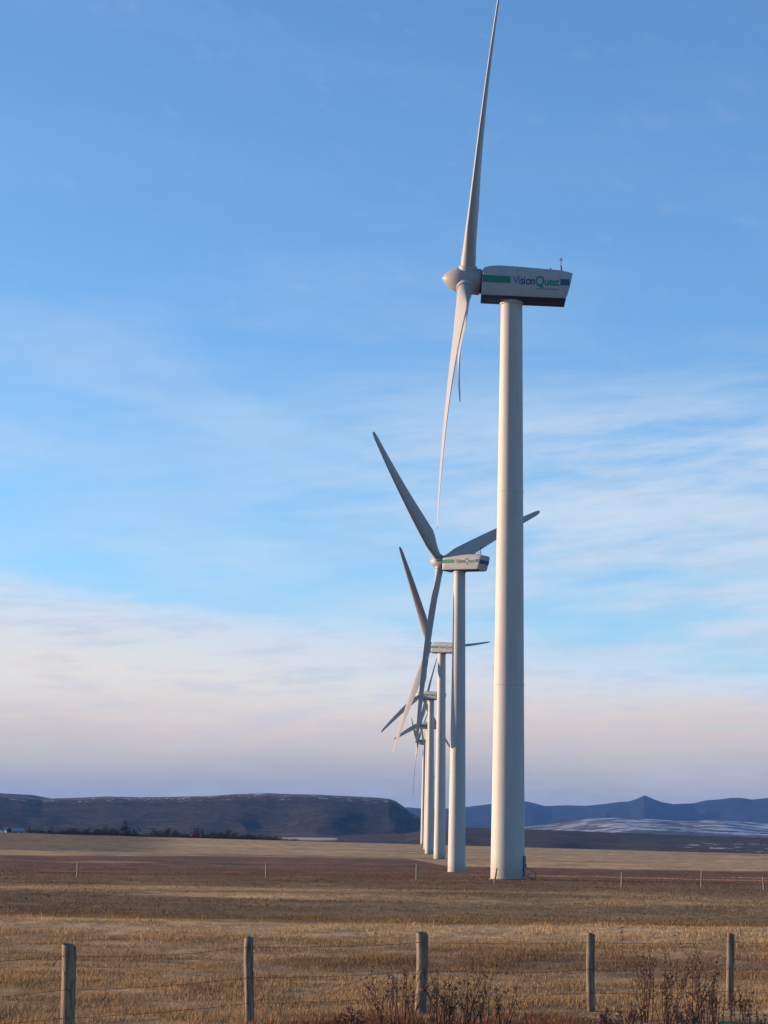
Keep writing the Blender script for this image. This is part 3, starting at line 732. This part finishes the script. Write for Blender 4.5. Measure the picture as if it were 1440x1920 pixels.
# ------------------------------------------------------------------ farm and trees beyond the crest
k = NM('tree_leaf'); n1 = k.noise(k.coord('Object'), 1.5, 3); c = k.mix(k.ramp(n1, .4, .6), (.022, .026, .022), (.045, .045, .034)); m_tree = k.out(c, .9, spec=.1)
m_bark = paint('bark', (.07, .055, .045), (.6, .6, .6), .4, .95, 4)
def crown(seed, h_, w_, n):
    r = np.random.default_rng(seed); cl = r.normal(0, 1, (9, 3))*np.array([w_*.26, w_*.26, h_*.17])+np.array([0, 0, h_*.58])
    ci = r.integers(0, 9, n); p_ = cl[ci]+r.normal(0, 1, (n, 3))*np.array([w_*.13, w_*.13, h_*.10])
    a_ = r.normal(0, 1, (n, 3)); a_ /= np.linalg.norm(a_, axis=1)[:, None]; b__ = np.cross(a_, r.normal(0, 1, (n, 3))); b__ /= np.linalg.norm(b__, axis=1)[:, None]
    s_ = r.uniform(.10, .26, (n, 1))*h_/5
    V_ = np.stack([p_-a_*s_, p_+b__*s_, p_+a_*s_, p_-b__*s_], 1).reshape(-1, 3)
    return V_, np.arange(n*4).reshape(-1, 4)
TR = [(96, 1549, 5), (118, 1552, 4), (140, 1551, 6), (165, 1549, 8), (182, 1551, 5), (212, 1552, 6), (236, 1542, 7), (252, 1551, 6), (290, 1552, 8), (312, 1550, 8), (330, 1551, 7), (372, 1551, 6), (384, 1557, 5), (428, 1554, 6), (440, 1556, 7), (460, 1561, 6), (480, 1564, 6), (56, 1549, 5), (20, 1547, 5)]
for n_, (px, py, wd) in enumerate(TR):
    D = (1120+(n_*37) % 60) if n_ != 18 else 1096; top = at(px, py+2, D); zg = gz(top.x, D); h_ = max(top.z-zg, 3.0); w_ = wd*D/F*2.4
    t = empty('tree', (top.x, D, zg))
    lab = 'small dark tree in the row beyond the field crest on the left'
    if n_ == 6: lab = 'tallest dark tree standing up from the row beyond the left field'
    if n_ >= 17: lab = 'dark tree beside the farm building at the left edge' if n_ == 17 else 'dark tree in front of the farm building at the left edge'
    tag(t, lab, 'tree', 'trees in the row beyond the left field')
    V_, Fq = crown(500+n_, h_, w_, 420); np_mesh('crown', V_, Fq, m_tree, False, t)
    mesh_obj('trunk', *lathe([(.22, -.5), (.16, h_*.3), (.09, h_*.65)], 8), m_bark, t)
# continuous low hedge belt
Vs = []; Fs = []; off = 0
r = np.random.default_rng(77)
for px in np.arange(60, 560, 2.2):
    D = 1058+r.uniform(-10, 25); q = at(float(px), 1560, D); zg = gz(q.x, D)
    hh = (3.6+2.2*float(noise2(np.array([px/34.]), np.array([.3]), 4)[0]))*np.interp(px, [60, 120, 420, 560], [.7, 1, 1, .45])+r.uniform(-.3, .3)
    V_, Fq = crown(int(px*7), max(hh, 1.2), 3.6, 200); V_ = V_*np.array([1, 1, 1.0])+np.array([q.x, D, zg-.25*hh]); Vs.append(V_); Fs.append(Fq+off); off += len(V_)
o = np_mesh('treeline', np.vstack(Vs), np.vstack(Fs), m_tree, False); tag(o, 'dark belt of scrub and trees beyond the left field', 'treeline', kind='stuff')

m_wall = paint('barn_wall', (.30, .31, .33), (.6, .6, .6), .3, .8, 1); m_roof = paint('pale_metal_roof', (.24, .28, .31), (.7, .7, .7), .3, .4, 1); m_red = paint('red_boards', (.24, .05, .045), (.6, .5, .5), .3, .8, 1)
m_dk = paint('dark_opening', (.03, .03, .035), (.8, .8, .8), .2, .8, 1)
def house(px, D, L_, W_, hw, hr, rz, wall, roof, label, cat, name, zoff=0):
    q = at(px, 1560, D); zg = gz(q.x, D)+zoff; t = empty(name, (q.x, D, zg), rz); tag(t, label, cat)
    v = [(-L_/2, -W_/2, -1), (L_/2, -W_/2, -1), (L_/2, W_/2, -1), (-L_/2, W_/2, -1), (-L_/2, -W_/2, hw), (L_/2, -W_/2, hw), (L_/2, W_/2, hw), (-L_/2, W_/2, hw), (-L_/2, 0, hw+hr), (L_/2, 0, hw+hr)]
    f = [(0, 1, 5, 4), (2, 3, 7, 6), (1, 2, 6, 9, 5), (3, 0, 4, 8, 7)]
    mesh_obj('wall', v, f, wall, t)
    e = .4; s_ = hr/(W_/2)
    rv = []; rf = []
    for sg in (-1, 1):
        n0 = len(rv)
        for zz in (.02, .16): rv += [(-L_/2-e, sg*(W_/2+e), hw-e*s_+zz), (L_/2+e, sg*(W_/2+e), hw-e*s_+zz), (L_/2+e, 0, hw+hr+zz), (-L_/2-e, 0, hw+hr+zz)]
        rf += [tuple(n0+i_ for i_ in q_) for q_ in [(0, 1, 2, 3), (7, 6, 5, 4), (0, 4, 5, 1), (1, 5, 6, 2), (3, 7, 4, 0)]]
    mesh_obj('roof', rv, rf, roof, t)
    mesh_obj('door', *box(-L_*.12, L_*.12, -W_/2-.06, -W_/2+.02, -1, hw*.75), m_dk, t)
    for xx in (-.34, .34): mesh_obj('window', *box(L_*xx-.6, L_*xx+.6, -W_/2-.05, -W_/2+.02, hw*.4, hw*.75), m_dk, t)
    return t
house(27, 1105, 8.6, 5, 2.0, 1.3, R(16), m_wall, m_roof, 'farm building with pale blue roof beyond the field at the left edge', 'farm building', 'farm_building', .3)
house(4, 1110, 3, 3, 1.6, .9, R(60), m_wall, m_roof, 'small pale shed left of the farm building at the picture edge', 'shed', 'shed', .2)
house(365, 1095, 2.6, 2.4, 1.7, .7, R(10), m_red, m_red, 'small dark red shed in the tree row beyond the field', 'shed', 'shed', .9)
house(409, 1090, 2.2, 2.0, 1.5, .6, R(-15), m_wall, m_red, 'tiny shed with a red roof right of the dark red shed', 'shed', 'shed', .7)

# ------------------------------------------------------------------ haze
hv, hf = box(-24600, 24600, -24600, 24600, -60, 520)
k = NM('haze_air'); pv = k.n('ShaderNodeVolumePrincipled', {'Color': (.15, .38, 1.0, 1), 'Density': 2.5e-5, 'Anisotropy': 0.0})
k.t.links.new(pv.outputs[0], k.n('ShaderNodeOutputMaterial').inputs['Volume'])
hz = mesh_obj('haze', hv, hf, k.m); tag(hz, 'thin blue haze over the distance', 'haze', kind='stuff')
